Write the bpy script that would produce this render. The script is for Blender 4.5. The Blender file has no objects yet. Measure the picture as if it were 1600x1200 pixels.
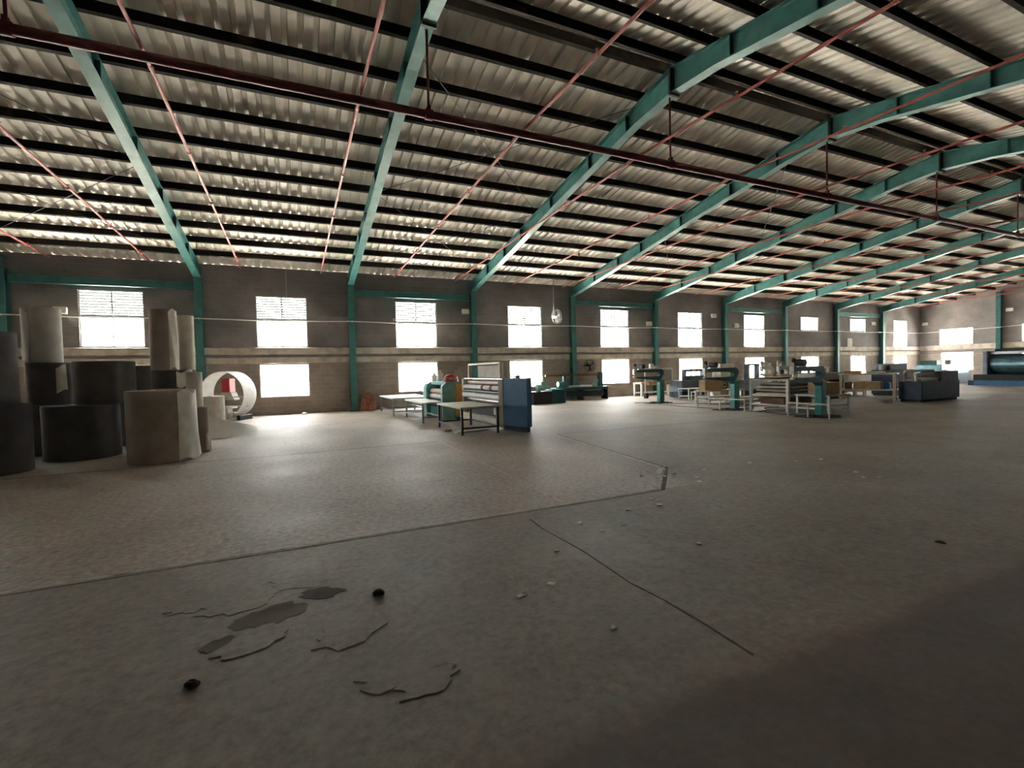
import bpy, math, random
from mathutils import Matrix, Vector
R = random.Random(7)
SC = bpy.context.scene
COL = SC.collection

# ------------------------------------------------------------------ camera, world, sun, exposure
H = 1.7197
YAW, PITCH, ROLL, FPX = 0.427526, -0.028407, -0.023499, 745.0
def camera():
    cp, sp, cy, sy = math.cos(PITCH), math.sin(PITCH), math.cos(YAW), math.sin(YAW)
    fw = Vector((sy * cp, cy * cp, sp)); rt = Vector((cy, -sy, 0)); up = rt.cross(fw)
    r2 = rt * math.cos(ROLL) + up * math.sin(ROLL); u2 = -rt * math.sin(ROLL) + up * math.cos(ROLL)
    cam = bpy.data.cameras.new('camera'); o = bpy.data.objects.new('camera', cam); COL.objects.link(o)
    m = Matrix((r2, u2, -fw)).transposed().to_4x4(); m.translation = Vector((0, 0, H))
    o.matrix_world = m
    cam.sensor_fit = 'HORIZONTAL'; cam.sensor_width = 36; cam.lens = FPX / 1600 * 36
    cam.clip_start = .05; cam.clip_end = 400
    SC.camera = o
camera()
w = bpy.data.worlds.new('sky'); SC.world = w; w.use_nodes = True
bg = w.node_tree.nodes['Background']
bg.inputs['Color'].default_value = (1.0, .98, .95, 1); bg.inputs['Strength'].default_value = 4.6
sun = bpy.data.lights.new('sun', 'SUN'); sun.energy = 36; sun.angle = .02; sun.color = (1, .95, .87)
so = bpy.data.objects.new('sun', sun); COL.objects.link(so)
so.rotation_euler = Vector((.3, .1, -1)).to_track_quat('-Z', 'Y').to_euler()
vs = SC.view_settings
vs.view_transform = 'Standard'; vs.look = 'None'; vs.gamma = 1; vs.exposure = 3.2; vs.use_curve_mapping = False
cy = SC.cycles
cy.max_bounces = 10; cy.diffuse_bounces = 7; cy.glossy_bounces = 4; cy.transparent_max_bounces = 16
cy.use_denoising = True; cy.caustics_reflective = False; cy.caustics_refractive = False
cy.sample_clamp_indirect = 6

# ------------------------------------------------------------------ materials
def lin(h):
    h = h.lstrip('#'); c = [int(h[i:i + 2], 16) / 255 for i in (0, 2, 4)]
    return tuple(x / 12.92 if x <= .04045 else ((x + .055) / 1.055) ** 2.4 for x in c)
MATS = {}
def mat(name, col, rough=.6, metal=0, var=.18, scale=6., bump=.0, spec=.4, dirt=None, rnd=0):
    if isinstance(col, str): col = lin(col)
    m = bpy.data.materials.new(name); m.use_nodes = True; MATS[name] = m
    nt = m.node_tree; N = nt.nodes; L = nt.links; b = N['Principled BSDF']
    b.inputs['Roughness'].default_value = rough; b.inputs['Metallic'].default_value = metal
    b.inputs['Specular IOR Level'].default_value = spec
    tc = N.new('ShaderNodeTexCoord')
    n1 = N.new('ShaderNodeTexNoise'); n1.inputs['Scale'].default_value = scale; n1.inputs['Detail'].default_value = 4
    L.new(tc.outputs['Object'], n1.inputs['Vector'])
    rp = N.new('ShaderNodeValToRGB')
    d = dirt if dirt else tuple(c * (1 - 2 * var) for c in col)
    rp.color_ramp.elements[0].position = .3; rp.color_ramp.elements[0].color = (*d, 1)
    rp.color_ramp.elements[1].position = .58; rp.color_ramp.elements[1].color = (*col, 1)
    L.new(n1.outputs['Fac'], rp.inputs['Fac'])
    out = rp.outputs['Color']
    if rnd:
        oi = N.new('ShaderNodeObjectInfo'); hs = N.new('ShaderNodeHueSaturation')
        mp = N.new('ShaderNodeMapRange'); mp.inputs['To Min'].default_value = 1 - rnd; mp.inputs['To Max'].default_value = 1 + rnd
        L.new(oi.outputs['Random'], mp.inputs['Value']); L.new(mp.outputs['Result'], hs.inputs['Value'])
        L.new(out, hs.inputs['Color']); out = hs.outputs['Color']
    L.new(out, b.inputs['Base Color'])
    if bump:
        bp = N.new('ShaderNodeBump'); bp.inputs['Strength'].default_value = bump; bp.inputs['Distance'].default_value = .02
        L.new(n1.outputs['Fac'], bp.inputs['Height']); L.new(bp.outputs['Normal'], b.inputs['Normal'])
    return m
mat('teal_paint', (.065, .215, .208), .45, 0, .2, 3.0, spec=.5, dirt=(.045, .15, .145))
mat('teal_machine', (.04, .26, .24), .4, 0, .2, 5)
mat('teal_dark', (.02, .11, .12), .45, 0, .2, 5)
mat('teal_pale', (.22, .5, .48), .45, 0, .15, 4)
mat('purlin_steel', (.026, .021, .018), .8, .0, .25, 5, spec=.2)
mat('roof_sheet', (.78, .74, .67), .55, .0, .12, .9, spec=.4, dirt=(.6, .56, .5), rnd=.06)
mat('red_pipe', (.42, .105, .085), .5, 0, .2, 4)
mat('maroon_pipe', (.13, .022, .026), .5, 0, .2, 4)
mat('cream_paint', (.62, .57, .46), .5, 0, .12, 5)
mat('white_paint', (.72, .71, .68), .5, 0, .1, 5)
mat('steel_grey', (.33, .35, .37), .4, .5, .15, 6)
mat('steel_bright', (.62, .62, .62), .3, .7, .1, 6)
mat('dark_steel', (.035, .04, .045), .5, .3, .2, 6)
mat('black', (.012, .012, .013), .6, 0, .2, 6)
mat('blue_panel', (.018, .12, .27), .45, 0, .12, 4)
mat('navy', (.018, .035, .075), .5, 0, .2, 4)
mat('slate', (.19, .23, .28), .5, .1, .2, 4)
mat('steel_blue', (.12, .22, .27), .32, .6, .2, 3)
mat('wood', (.5, .33, .2), .65, 0, .2, 4)
mat('wood_dark', (.2, .1, .06), .7, 0, .2, 4)
mat('cardboard', (.5, .35, .21), .8, 0, .12, 5)
mat('orange_panel', (.5, .23, .05), .55, 0, .12, 4)
mat('paper_grey', (.46, .44, .41), .85, 0, .1, 3, rnd=.06)
mat('paper_pale', (.7, .66, .58), .8, 0, .1, 4)
mat('kraft', (.36, .3, .26), .85, 0, .12, 3)
mat('kraft_dark', (.1, .092, .092), .9, 0, .15, 3)
mat('paper_white', (.78, .78, .77), .75, 0, .06, 4)
mat('red_paint', (.42, .02, .035), .5, 0, .15, 5)
mat('roller_pink', (.6, .45, .4), .45, 0, .1, 6)
mat('sack', (.3, .12, .07), .9, 0, .3, 7, bump=.4)
mat('aluminium', (.62, .64, .64), .4, .3, .08, 6)
mat('slat', (.05, .062, .062), .6, .0, .08, 6, spec=.2)
mat('concrete_band', (.55, .49, .42), .85, 0, .2, 2.5, bump=.3, dirt=(.36, .31, .26))
mat('outside_ground', (.55, .52, .46), .9, 0, .1, .3)
mat('rubber', (.03, .018, .014), .9, 0, .3, 9)
mat('chip_dark', (.02, .02, .02), .9, 0, .2, 9)
mat('joint_pale', (.5, .44, .38), .7, 0, .35, 7, dirt=(.27, .23, .19))
mat('floor_stain', (.17, .145, .12), .95, 0, .08, 7)
mat('joint_dark', (.09, .078, .068), .95, 0, .3, 7)
mat('lamp_lens', (.75, .72, .6), .3, 0, .05, 6)
mat('white_cable', (.8, .78, .72), .5, 0, .05, 5)

def glass():
    m = bpy.data.materials.new('window_glass'); m.use_nodes = True; MATS['glass'] = m
    nt = m.node_tree; N = nt.nodes; L = nt.links
    for n in list(N): N.remove(n)
    o = N.new('ShaderNodeOutputMaterial'); mx = N.new('ShaderNodeMixShader'); t = N.new('ShaderNodeBsdfTransparent'); g = N.new('ShaderNodeBsdfGlossy')
    t.inputs['Color'].default_value = (.93, .95, .95, 1); g.inputs['Roughness'].default_value = .08
    mx.inputs[0].default_value = .05
    L.new(t.outputs[0], mx.inputs[1]); L.new(g.outputs[0], mx.inputs[2]); L.new(mx.outputs[0], o.inputs[0])
glass()

def wall_mat():
    m = bpy.data.materials.new('block_wall'); m.use_nodes = True; MATS['block_wall'] = m
    nt = m.node_tree; N = nt.nodes; L = nt.links; b = N['Principled BSDF']; b.inputs['Roughness'].default_value = .9
    tc = N.new('ShaderNodeTexCoord'); sx = N.new('ShaderNodeSeparateXYZ'); L.new(tc.outputs['Object'], sx.inputs[0])
    ad = N.new('ShaderNodeMath'); ad.operation = 'ADD'; L.new(sx.outputs[0], ad.inputs[0]); L.new(sx.outputs[1], ad.inputs[1])
    cb = N.new('ShaderNodeCombineXYZ'); L.new(ad.outputs[0], cb.inputs[0]); L.new(sx.outputs[2], cb.inputs[1])
    def brick(c1, c2, mo):
        k = N.new('ShaderNodeTexBrick'); L.new(cb.outputs[0], k.inputs['Vector'])
        k.inputs['Scale'].default_value = 1; k.inputs['Brick Width'].default_value = .4; k.inputs['Row Height'].default_value = .2
        k.inputs['Mortar Size'].default_value = .012; k.inputs['Color1'].default_value = (*c1, 1); k.inputs['Color2'].default_value = (*c2, 1); k.inputs['Mortar'].default_value = (*mo, 1)
        k.inputs['Mortar Smooth'].default_value = .3
        return k
    up = brick((.225, .204, .205), (.2, .181, .183), (.24, .22, .217))
    lo = brick((.32, .272, .238), (.265, .225, .198), (.36, .312, .275))
    n = N.new('ShaderNodeTexNoise'); n.inputs['Scale'].default_value = .7; n.inputs['Detail'].default_value = 5; L.new(tc.outputs['Object'], n.inputs['Vector'])
    st = N.new('ShaderNodeMath'); st.operation = 'LESS_THAN'; st.inputs[1].default_value = 2.3; L.new(sx.outputs[2], st.inputs[0])
    mx = N.new('ShaderNodeMix'); mx.data_type = 'RGBA'; L.new(st.outputs[0], mx.inputs[0]); L.new(up.outputs['Color'], mx.inputs[6]); L.new(lo.outputs['Color'], mx.inputs[7])
    hs = N.new('ShaderNodeHueSaturation'); mp = N.new('ShaderNodeMapRange'); mp.inputs['From Min'].default_value = .3; mp.inputs['From Max'].default_value = .7
    mp.inputs['To Min'].default_value = .72; mp.inputs['To Max'].default_value = 1.2
    L.new(n.outputs['Fac'], mp.inputs['Value']); L.new(mp.outputs[0], hs.inputs['Value']); L.new(mx.outputs[2], hs.inputs['Color'])
    L.new(hs.outputs[0], b.inputs['Base Color'])
    bp = N.new('ShaderNodeBump'); bp.inputs['Strength'].default_value = .5; bp.inputs['Distance'].default_value = .012; bp.invert = True
    L.new(up.outputs['Fac'], bp.inputs['Height']); L.new(bp.outputs[0], b.inputs['Normal'])
wall_mat()

def floor_mat():
    m = bpy.data.materials.new('worn_concrete'); m.use_nodes = True; MATS['floor'] = m
    nt = m.node_tree; N = nt.nodes; L = nt.links; b = N['Principled BSDF']
    b.inputs['Specular IOR Level'].default_value = .45
    tc = N.new('ShaderNodeTexCoord'); P = tc.outputs['Object']
    def noise(s, d=5, r=.55, dist=0):
        n = N.new('ShaderNodeTexNoise'); n.inputs['Scale'].default_value = s; n.inputs['Detail'].default_value = d; n.inputs['Roughness'].default_value = r
        n.inputs['Distortion'].default_value = dist; L.new(P, n.inputs['Vector']); return n.outputs['Fac']
    def ramp(f, a, c0, z, c1):
        r = N.new('ShaderNodeValToRGB'); e = r.color_ramp.elements
        e[0].position = a; e[0].color = (*c0, 1); e[1].position = z; e[1].color = (*c1, 1); L.new(f, r.inputs['Fac']); return r.outputs['Color']
    def mixc(f, a, c, t='MIX'):
        x = N.new('ShaderNodeMix'); x.data_type = 'RGBA'; x.blend_type = t
        for s, v in ((0, f), (6, a), (7, c)):
            if hasattr(v, 'is_linked') or isinstance(v, bpy.types.NodeSocket): L.new(v, x.inputs[s])
            elif s == 0: x.inputs[0].default_value = v
            else: x.inputs[s].default_value = (*v, 1)
        return x.outputs[2]
    def math_(op, a, c):
        x = N.new('ShaderNodeMath'); x.operation = op
        for i, v in enumerate((a, c)):
            if isinstance(v, bpy.types.NodeSocket): L.new(v, x.inputs[i])
            else: x.inputs[i].default_value = v
        x.use_clamp = True
        return x.outputs[0]
    base = ramp(noise(.35, 6, .6, .4), .34, (.31, .262, .222), .62, (.47, .405, .35))
    fine = ramp(noise(14, 8, .75), .32, (.45, .45, .45), .68, (1.35, 1.35, 1.35))
    c = mixc(1.0, base, fine, 'MULTIPLY')
    c = mixc(ramp(noise(1.7, 4, .6, 1.2), .62, (0, 0, 0), .74, (.55, .55, .55)), c, (.13, .112, .1))
    c = mixc(ramp(noise(2.3, 3, .5, .6), .64, (0, 0, 0), .69, (.75, .75, .75)), c, (.3, .35, .31))
    sx = N.new('ShaderNodeSeparateXYZ'); L.new(P, sx.inputs[0])
    wob = math_('MULTIPLY', noise(4, 6, .7), .3)
    ys = math_('ADD', sx.outputs[1], wob)
    def step_below(v, thr, soft):
        r = N.new('ShaderNodeMapRange'); r.inputs['From Min'].default_value = thr - soft; r.inputs['From Max'].default_value = thr + soft
        r.inputs['To Min'].default_value = 1; r.inputs['To Max'].default_value = 0; L.new(v, r.inputs['Value']); return r.outputs[0]
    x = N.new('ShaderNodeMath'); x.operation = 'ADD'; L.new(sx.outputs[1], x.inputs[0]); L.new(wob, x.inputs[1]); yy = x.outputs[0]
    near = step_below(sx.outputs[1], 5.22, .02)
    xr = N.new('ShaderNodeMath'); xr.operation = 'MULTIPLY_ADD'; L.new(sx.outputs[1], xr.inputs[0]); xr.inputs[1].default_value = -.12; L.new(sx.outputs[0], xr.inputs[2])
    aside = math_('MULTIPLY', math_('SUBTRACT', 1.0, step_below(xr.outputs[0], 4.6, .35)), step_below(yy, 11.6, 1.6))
    c = mixc(math_('MULTIPLY', math_('MAXIMUM', near, aside), .54), c, (.13, .106, .08))  # duller pour outside the slab, with the dim foreground painted into its colour
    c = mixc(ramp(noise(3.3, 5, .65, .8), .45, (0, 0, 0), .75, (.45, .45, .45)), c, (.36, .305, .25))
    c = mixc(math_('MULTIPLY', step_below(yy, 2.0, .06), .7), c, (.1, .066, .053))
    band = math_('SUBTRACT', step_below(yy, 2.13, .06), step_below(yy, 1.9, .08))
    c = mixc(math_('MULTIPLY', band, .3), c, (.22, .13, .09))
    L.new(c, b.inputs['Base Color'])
    rr = N.new('ShaderNodeMapRange'); rr.inputs['To Min'].default_value = .5; rr.inputs['To Max'].default_value = .8; L.new(noise(.9, 4), rr.inputs['Value']); L.new(rr.outputs[0], b.inputs['Roughness'])
    bp = N.new('ShaderNodeBump'); bp.inputs['Strength'].default_value = .35; bp.inputs['Distance'].default_value = .012
    L.new(noise(5, 8, .7), bp.inputs['Height']); L.new(bp.outputs[0], b.inputs['Normal'])
floor_mat()

# ------------------------------------------------------------------ mesh helpers
class MB:
    def __init__(s): s.v = []; s.f = []; s.sm = []
    def add(s, vs, fs, smooth=False):
        o = len(s.v); s.v += [tuple(p) for p in vs]
        for f in fs: s.f.append(tuple(i + o for i in f)); s.sm.append(smooth)
        return s
    def box(s, x0, x1, y0, y1, z0, z1):
        return s.add([(x0, y0, z0), (x1, y0, z0), (x1, y1, z0), (x0, y1, z0), (x0, y0, z1), (x1, y0, z1), (x1, y1, z1), (x0, y1, z1)],
                     [(0, 3, 2, 1), (4, 5, 6, 7), (0, 1, 5, 4), (1, 2, 6, 5), (2, 3, 7, 6), (3, 0, 4, 7)])
    def bbox(s, x0, x1, y0, y1, z0, z1, b=.02):      # box with chamfered vertical and top edges
        x0, x1 = sorted((x0, x1)); y0, y1 = sorted((y0, y1)); b = min(b, (x1 - x0) * .4, (y1 - y0) * .4, (z1 - z0) * .4)
        def ring(i, z): return [(x0 + b + i, y0 + i, z), (x1 - b - i, y0 + i, z), (x1 - i, y0 + b + i, z), (x1 - i, y1 - b - i, z), (x1 - b - i, y1 - i, z), (x0 + b + i, y1 - i, z), (x0 + i, y1 - b - i, z), (x0 + i, y0 + b + i, z)]
        V = ring(0, z0) + ring(0, z1 - b) + ring(b * .6, z1)
        F = [tuple(range(7, -1, -1)), tuple(range(16, 24))]
        for k in (0, 8): F += [(k + i, k + (i + 1) % 8, k + 8 + (i + 1) % 8, k + 8 + i) for i in range(8)]
        return s.add(V, F)
    def cyl(s, p0, p1, r, n=12, r1=None, caps=True):
        p0 = Vector(p0); p1 = Vector(p1); d = (p1 - p0).normalized(); r1 = r if r1 is None else r1
        a = d.orthogonal().normalized(); b = d.cross(a)
        V = []
        for p, q in ((p0, r), (p1, r1)):
            for i in range(n):
                t = 2 * math.pi * i / n; V.append(p + a * math.cos(t) * q + b * math.sin(t) * q)
        s.add(V, [(i, (i + 1) % n, n + (i + 1) % n, n + i) for i in range(n)], True)
        if caps:
            s.add(V[:n], [tuple(range(n - 1, -1, -1))]); s.add(V[n:], [tuple(range(n))])
        return s
    def tube(s, pts, r, n=8):
        for a, b in zip(pts, pts[1:]): s.cyl(a, b, r, n)
        return s
    def poly(s, pts, axis, a, b):                    # extrude a polygon along an axis
        n = len(pts)
        def P(p, t): return {'x': (t, p[0], p[1]), 'y': (p[0], t, p[1]), 'z': (p[0], p[1], t)}[axis]
        V = [P(p, a) for p in pts] + [P(p, b) for p in pts]
        return s.add(V, [tuple(range(n)), tuple(range(2 * n - 1, n - 1, -1))] + [((i + 1) % n, i, n + i, n + (i + 1) % n) for i in range(n)])
    def lathe(s, prof, n=32, c=(0, 0, 0), jit=None):  # profile [(r, z)] about z
        V = []
        for (r, z) in prof:
            for i in range(n):
                t = 2 * math.pi * i / n; k = r + (jit(t, z) if jit else 0)
                V.append((c[0] + math.cos(t) * k, c[1] + math.sin(t) * k, c[2] + z))
        F = []
        for k in range(len(prof) - 1):
            F += [(k * n + i, k * n + (i + 1) % n, (k + 1) * n + (i + 1) % n, (k + 1) * n + i) for i in range(n)]
        return s.add(V, F, True)
    def xform(s, fn): s.v = [fn(p) for p in s.v]; return s
    def mesh(s, name, m):
        me = bpy.data.meshes.new(name); me.from_pydata(s.v, [], s.f); me.update()
        me.polygons.foreach_set('use_smooth', s.sm)
        if any(s.sm):
            try: me.set_sharp_from_angle(angle=math.radians(40))
            except Exception: pass
        me.materials.append(MATS[m]); return me
    def build(s, name, m, parent=None, loc=(0, 0, 0), **k):
        return link(name, s.mesh(name, m), parent, loc, **k)
def link(name, data, parent=None, loc=(0, 0, 0), rz=0, rx=0, ry=0):
    o = bpy.data.objects.new(name, data); COL.objects.link(o); o.location = loc; o.rotation_euler = (rx, ry, rz); o.parent = parent
    return o
def tag(o, label=None, cat=None, group=None, kind=None):
    if label: o['label'] = label
    if cat: o['category'] = cat
    if group: o['group'] = group
    if kind: o['kind'] = kind
    return o
def thing(name, label, cat, loc=(0, 0, 0), rz=0, group=None):
    return tag(link(name, None, None, loc, rz), label, cat, group)
def kids(o): return [c for c in bpy.data.objects if c.parent == o]
def copy_tree(o, parent=None):
    c = o.copy(); COL.objects.link(c); c.parent = parent
    for k in kids(o): copy_tree(k, c)
    return c
def prims(lst):
    m = MB()
    for p in lst:
        if p[0] == 'b': m.bbox(*p[1:])
        elif p[0] == 's': m.box(*p[1:])
        elif p[0] == 'c': m.cyl(*p[1:])
        elif p[0] == 'p': m.poly(*p[1:])
        elif p[0] == 't': m.tube(*p[1:])
    return m
def parts(root, table):
    out = []
    for row in table:
        o = prims(row[2]).build(row[0], row[1], root)
        if len(row) > 3 and row[3]:
            for r2 in row[3]: prims(r2[2]).build(r2[0], r2[1], o)
        out.append(o)
    return out

# ------------------------------------------------------------------ the building's numbers (metres)
D = 23.52                 # inner face of the long window wall
YR = 8.9                  # ridge
YF = 2 * YR - D           # inner face of the wall behind the camera
BAY = 6.0
X0 = -9.494
XL, XR = X0 - 2 * BAY, X0 + 10 * BAY
SL = .178
def zpb(y): return 6.27 + SL * (D - YR - abs(y - YR))      # underside of the purlins
PD = .205                                                 # purlin depth

# ------------------------------------------------------------------ setting: ground, floor, walls
tag(MB().box(-140, 190, -110, 160, -.6, -.06).build('ground', 'outside_ground'), 'pale sunlit yard outside the windows', 'ground', kind='structure')
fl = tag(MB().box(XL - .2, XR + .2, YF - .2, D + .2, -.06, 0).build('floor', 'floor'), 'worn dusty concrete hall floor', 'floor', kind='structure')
def strip(name, m, p, q, wd, h=.004, par=None):
    h = min(h, .002)
    p = Vector((*p, 0)); q = Vector((*q, 0)); d = (q - p).normalized(); n = Vector((-d.y, d.x, 0)) * wd / 2
    k = max(1, int((q - p).length / .35)); mb = MB(); V = []; F = []
    for i in range(k + 1):
        c = p.lerp(q, i / k); a = n * R.uniform(.75, 1.2); b = n * R.uniform(.75, 1.2); z = h * R.uniform(.6, 1.1)
        V += [tuple(c + a), (*(c + a * .8).xy, z), (*(c - b * .8).xy, z), tuple(c - b)]
    for i in range(k):
        for j in range(3): F.append((4 * i + j, 4 * i + 4 + j, 4 * i + 5 + j, 4 * i + 1 + j))
    F += [(0, 1, 2, 3), (4 * k + 3, 4 * k + 2, 4 * k + 1, 4 * k)]
    return mb.add(V, F).build(name, m, par)
strip('floor_joint', 'joint_pale', (-12, 5.28), (4.6, 5.24), .042, .006, fl)
strip('floor_joint', 'joint_dark', (-12, 5.2), (4.65, 5.16), .018, .003, fl)
strip('floor_joint', 'joint_pale', (4.55, 5.24), (5.68, 6.38), .1, .006, fl)
strip('floor_joint', 'joint_dark', (4.64, 5.18), (5.78, 6.34), .06, .003, fl)
strip('floor_joint', 'joint_pale', (5.68, 6.38), (6.2, 10.9), .06, .006, fl)
strip('floor_joint', 'joint_dark', (5.75, 6.4), (6.27, 10.9), .04, .003, fl)
strip('floor_joint', 'joint_pale', (3.1, 5.3), (3.24, 11.5), .05, .005, fl)
pr = (2.42, 1.95)
for k in range(1, 9):
    nx = (2.41 + R.uniform(-.03, .03), 1.95 + 2.95 * k / 8); strip('floor_crack', 'joint_dark', pr, nx, .02 * R.uniform(.6, 1.2), .003, fl); pr = nx
strip('floor_joint', 'joint_dark', (-12, 11.35), (3.2, 11.5), .03, .003, fl)
strip('floor_joint', 'joint_dark', (6.3, 11.0), (30, 10.6), .03, .003, fl)

def holed_wall(u0, u1, z0, z1, holes, fn, name, m='block_wall', thick=.2):
    us = sorted({u0, u1, *[h[0] for h in holes], *[h[1] for h in holes]}); zs = sorted({z0, z1, *[h[2] for h in holes], *[h[3] for h in holes]})
    V = []; F = []; idx = {}
    def vid(u, z, d):
        k = (u, z, d)
        if k not in idx: idx[k] = len(V); V.append(fn(u, z, d))
        return idx[k]
    def solid(i, j):
        if not (0 <= i < len(us) - 1 and 0 <= j < len(zs) - 1): return False
        cu = (us[i] + us[i + 1]) / 2; cz = (zs[j] + zs[j + 1]) / 2
        return not any(h[0] < cu < h[1] and h[2] < cz < h[3] for h in holes)
    for i in range(len(us) - 1):
        for j in range(len(zs) - 1):
            if not solid(i, j): continue
            a, b, c, d = us[i], us[i + 1], zs[j], zs[j + 1]
            F.append((vid(a, c, 0), vid(b, c, 0), vid(b, d, 0), vid(a, d, 0)))
            F.append((vid(a, c, thick), vid(a, d, thick), vid(b, d, thick), vid(b, c, thick)))
            for (di, dj, e) in ((-1, 0, ((a, c), (a, d))), (1, 0, ((b, d), (b, c))), (0, -1, ((b, c), (a, c))), (0, 1, ((a, d), (b, d)))):
                if not solid(i + di, j + dj):
                    (p, q), (r, s) = e; F.append((vid(p, q, 0), vid(r, s, 0), vid(r, s, thick), vid(p, q, thick)))
    mb = MB(); mb.add(V, F)
    return mb.build(name, m)

ZU0, ZU1, ZM, ZL0, ZL1, WW = 3.0, 5.22, 4.17, .77, 2.25, 2.04
UP = []; LO = []
for n in range(-2, 10):
    a = X0 + BAY * n + 2.06
    UP.append((a, a + WW, 4.15 if n in (7, 8) else ZU0, ZU1)); LO.append((a + .05, a + WW + .02, ZL0, ZL1))
wt = zpb(D) + PD - .004
wb = tag(holed_wall(XL, XR, 0, wt, UP + LO, lambda u, z, d: (u, D + d, z), 'wall_back'), 'long grey concrete block wall pierced by two rows of windows', 'wall', kind='structure')
# gable walls: a rectangle up to the eaves and a triangle above
EH = [(19.86, 22.1, 3.02, 4.37), (19.82, 21.98, .88, 2.38), (14.9, 17.0, 3.02, 4.37), (14.9, 17.0, .88, 2.38), (8.9, 11.0, 3.02, 4.37), (8.9, 11.0, .88, 2.38)]
def gable(X, sgn, holes, name, label):
    o = holed_wall(YF, D, 0, wt, holes, lambda u, z, d: (X + sgn * d, u, z), name)
    tr = MB(); zr = zpb(YR) + PD
    V = [(X, YF, wt), (X, D, wt), (X, YR, zr - .01), (X + sgn * .2, YF, wt), (X + sgn * .2, D, wt), (X + sgn * .2, YR, zr - .01)]
    tr.add(V, [(0, 1, 2), (5, 4, 3), (0, 3, 4, 1), (1, 4, 5, 2), (2, 5, 3, 0)]); tr.build('gable_top', 'block_wall', o)
    return tag(o, label, 'wall', kind='structure')
gable(XR, 1, EH, 'wall_right', 'far gable wall of concrete blocks with windows')
gable(XL, -1, [], 'wall_left', 'plain concrete block gable wall')
tag(holed_wall(XL, XR, 0, wt, [], lambda u, z, d: (u, YF - d, z), 'wall_front'), 'plain concrete block wall facing the windows', 'wall', kind='structure')

# plaster bands
def band(name, label, y, dep, z0, z1):
    mb = MB(); mb.add([(XL, y, z0), (XR, y, z0), (XR, y - dep, z0 + .02), (XL, y - dep, z0 + .02), (XL, y - dep, z1 - .03), (XR, y - dep, z1 - .03), (XR, y, z1), (XL, y, z1)],
                      [(0, 1, 2, 3), (3, 2, 5, 4), (4, 5, 6, 7), (0, 3, 4, 7), (1, 6, 5, 2)])
    return tag(mb.build(name, 'concrete_band'), label, 'trim', kind='structure')
band('trim_1', 'pale plaster sill band running under the upper windows', D, .07, 2.66, 2.985)
band('trim_2', 'pale plaster lintel band running over the lower windows', D, .045, 2.27, 2.56)
mb = MB(); mb.box(XR - .06, XR, YF, D - .08, 2.6, 3.0)
tag(mb.build('trim_3', 'concrete_band'), 'pale plaster band across the far gable wall', 'trim', kind='structure')

# ------------------------------------------------------------------ windows
SLATS = {}
def slat_mesh(w):
    k = round(w, 3)
    if k not in SLATS:
        m = MB(); m.add([(0, 0, .06), (w, 0, .06), (w, .07, 0), (0, .07, 0), (0, -.003, .054), (w, -.003, .054), (w, .067, -.006), (0, .067, -.006)],
                        [(0, 1, 2, 3), (7, 6, 5, 4), (0, 4, 5, 1), (2, 6, 7, 3), (1, 5, 6, 2), (0, 3, 7, 4)])
        SLATS[k] = m.mesh('slat', 'slat')
    return SLATS[k]
wn = [0]
def window(u0, u1, z0, z1, face, louvre, label, group, muls=(.5,), grille=False):
    """local frame: x along the wall, y outwards, origin at the lower corner of the opening"""
    wn[0] += 1
    if face == 'back': o = link('window_%d' % wn[0], None, None, (u0, D + .05, z0))
    else: o = link('window_%d' % wn[0], None, None, (XR + .05, u1, z0), -math.pi / 2)
    tag(o, label, 'window', group, 'structure')
    w, h = u1 - u0, z1 - z0; t = .045
    f = MB(); f.box(0, w, 0, .06, 0, t); f.box(0, w, 0, .06, h - t, h); f.box(0, t, 0, .06, t, h - t); f.box(w - t, w, 0, .06, t, h - t)
    if louvre: f.box(t, w - t, 0, .06, louvre - .025, louvre + .025)
    f.build('window_frame', 'aluminium', o)
    top = louvre - .025 if louvre else h - t
    for q in muls:
        MB().box(w * q - .018, w * q + .018, .005, .055, t, top).build('mullion', 'aluminium', o)
    e = [t] + [w * q for q in muls] + [w - t]
    if top - t > .1:
        for a, b in zip(e, e[1:]): MB().box(a + .018, b - .018, .028, .034, t, top).build('pane', 'glass', o)
    if louvre:
        MB().box(w / 2 - .025, w / 2 + .025, 0, .06, louvre + .025, h - t).build('mullion', 'aluminium', o)
        hh = h - t - louvre - .025; n = 9; me = slat_mesh(w / 2 - t - .025)
        for c in (t, w / 2 + .025):
            for k in range(n): link('slat', me, o, (c, -.0, louvre + .035 + hh * k / n))
    if grille:
        for k in range(1, 12):
            MB().cyl((w * k / 12, .085, .02), (w * k / 12, .085, h - .02), .009, 5).build('grille_bar', 'dark_steel', o)
        for k in (1, 2): MB().box(.01, w - .01, .08, .09, h * k / 3 - .008, h * k / 3 + .008).build('grille_bar', 'dark_steel', o)
    # daylight portal so that the sky is sampled through the opening
    L = bpy.data.lights.new('daylight_portal', 'AREA'); L.shape = 'RECTANGLE'; L.size = w; L.size_y = h; L.cycles.is_portal = True
    lo = bpy.data.objects.new('daylight_portal', L); COL.objects.link(lo)
    if face == 'back': lo.location = (u0 + w / 2, D + .22, z0 + h / 2); lo.rotation_euler = (-math.pi / 2, 0, 0)
    else: L.size, L.size_y = h, w; lo.location = (XR + .22, (u0 + u1) / 2, z0 + h / 2); lo.rotation_euler = (0, math.pi / 2, 0)
for k, (a, b, c, d) in enumerate(UP):
    short = c > 4
    window(a, b, c, d, 'back', ZM - c if not short else .05,
           'short louvred window high in the long wall' if short else 'upper window of the long wall, louvre slats above clear panes',
           'short louvred windows' if short else 'upper windows of the long wall', (.5,) if not short else ())
for (a, b, c, d) in LO:
    window(a, b, c, d, 'back', 0, 'lower sliding window with thin bars in the long wall', 'lower windows of the long wall', (.27, .52, .77), True)
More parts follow.
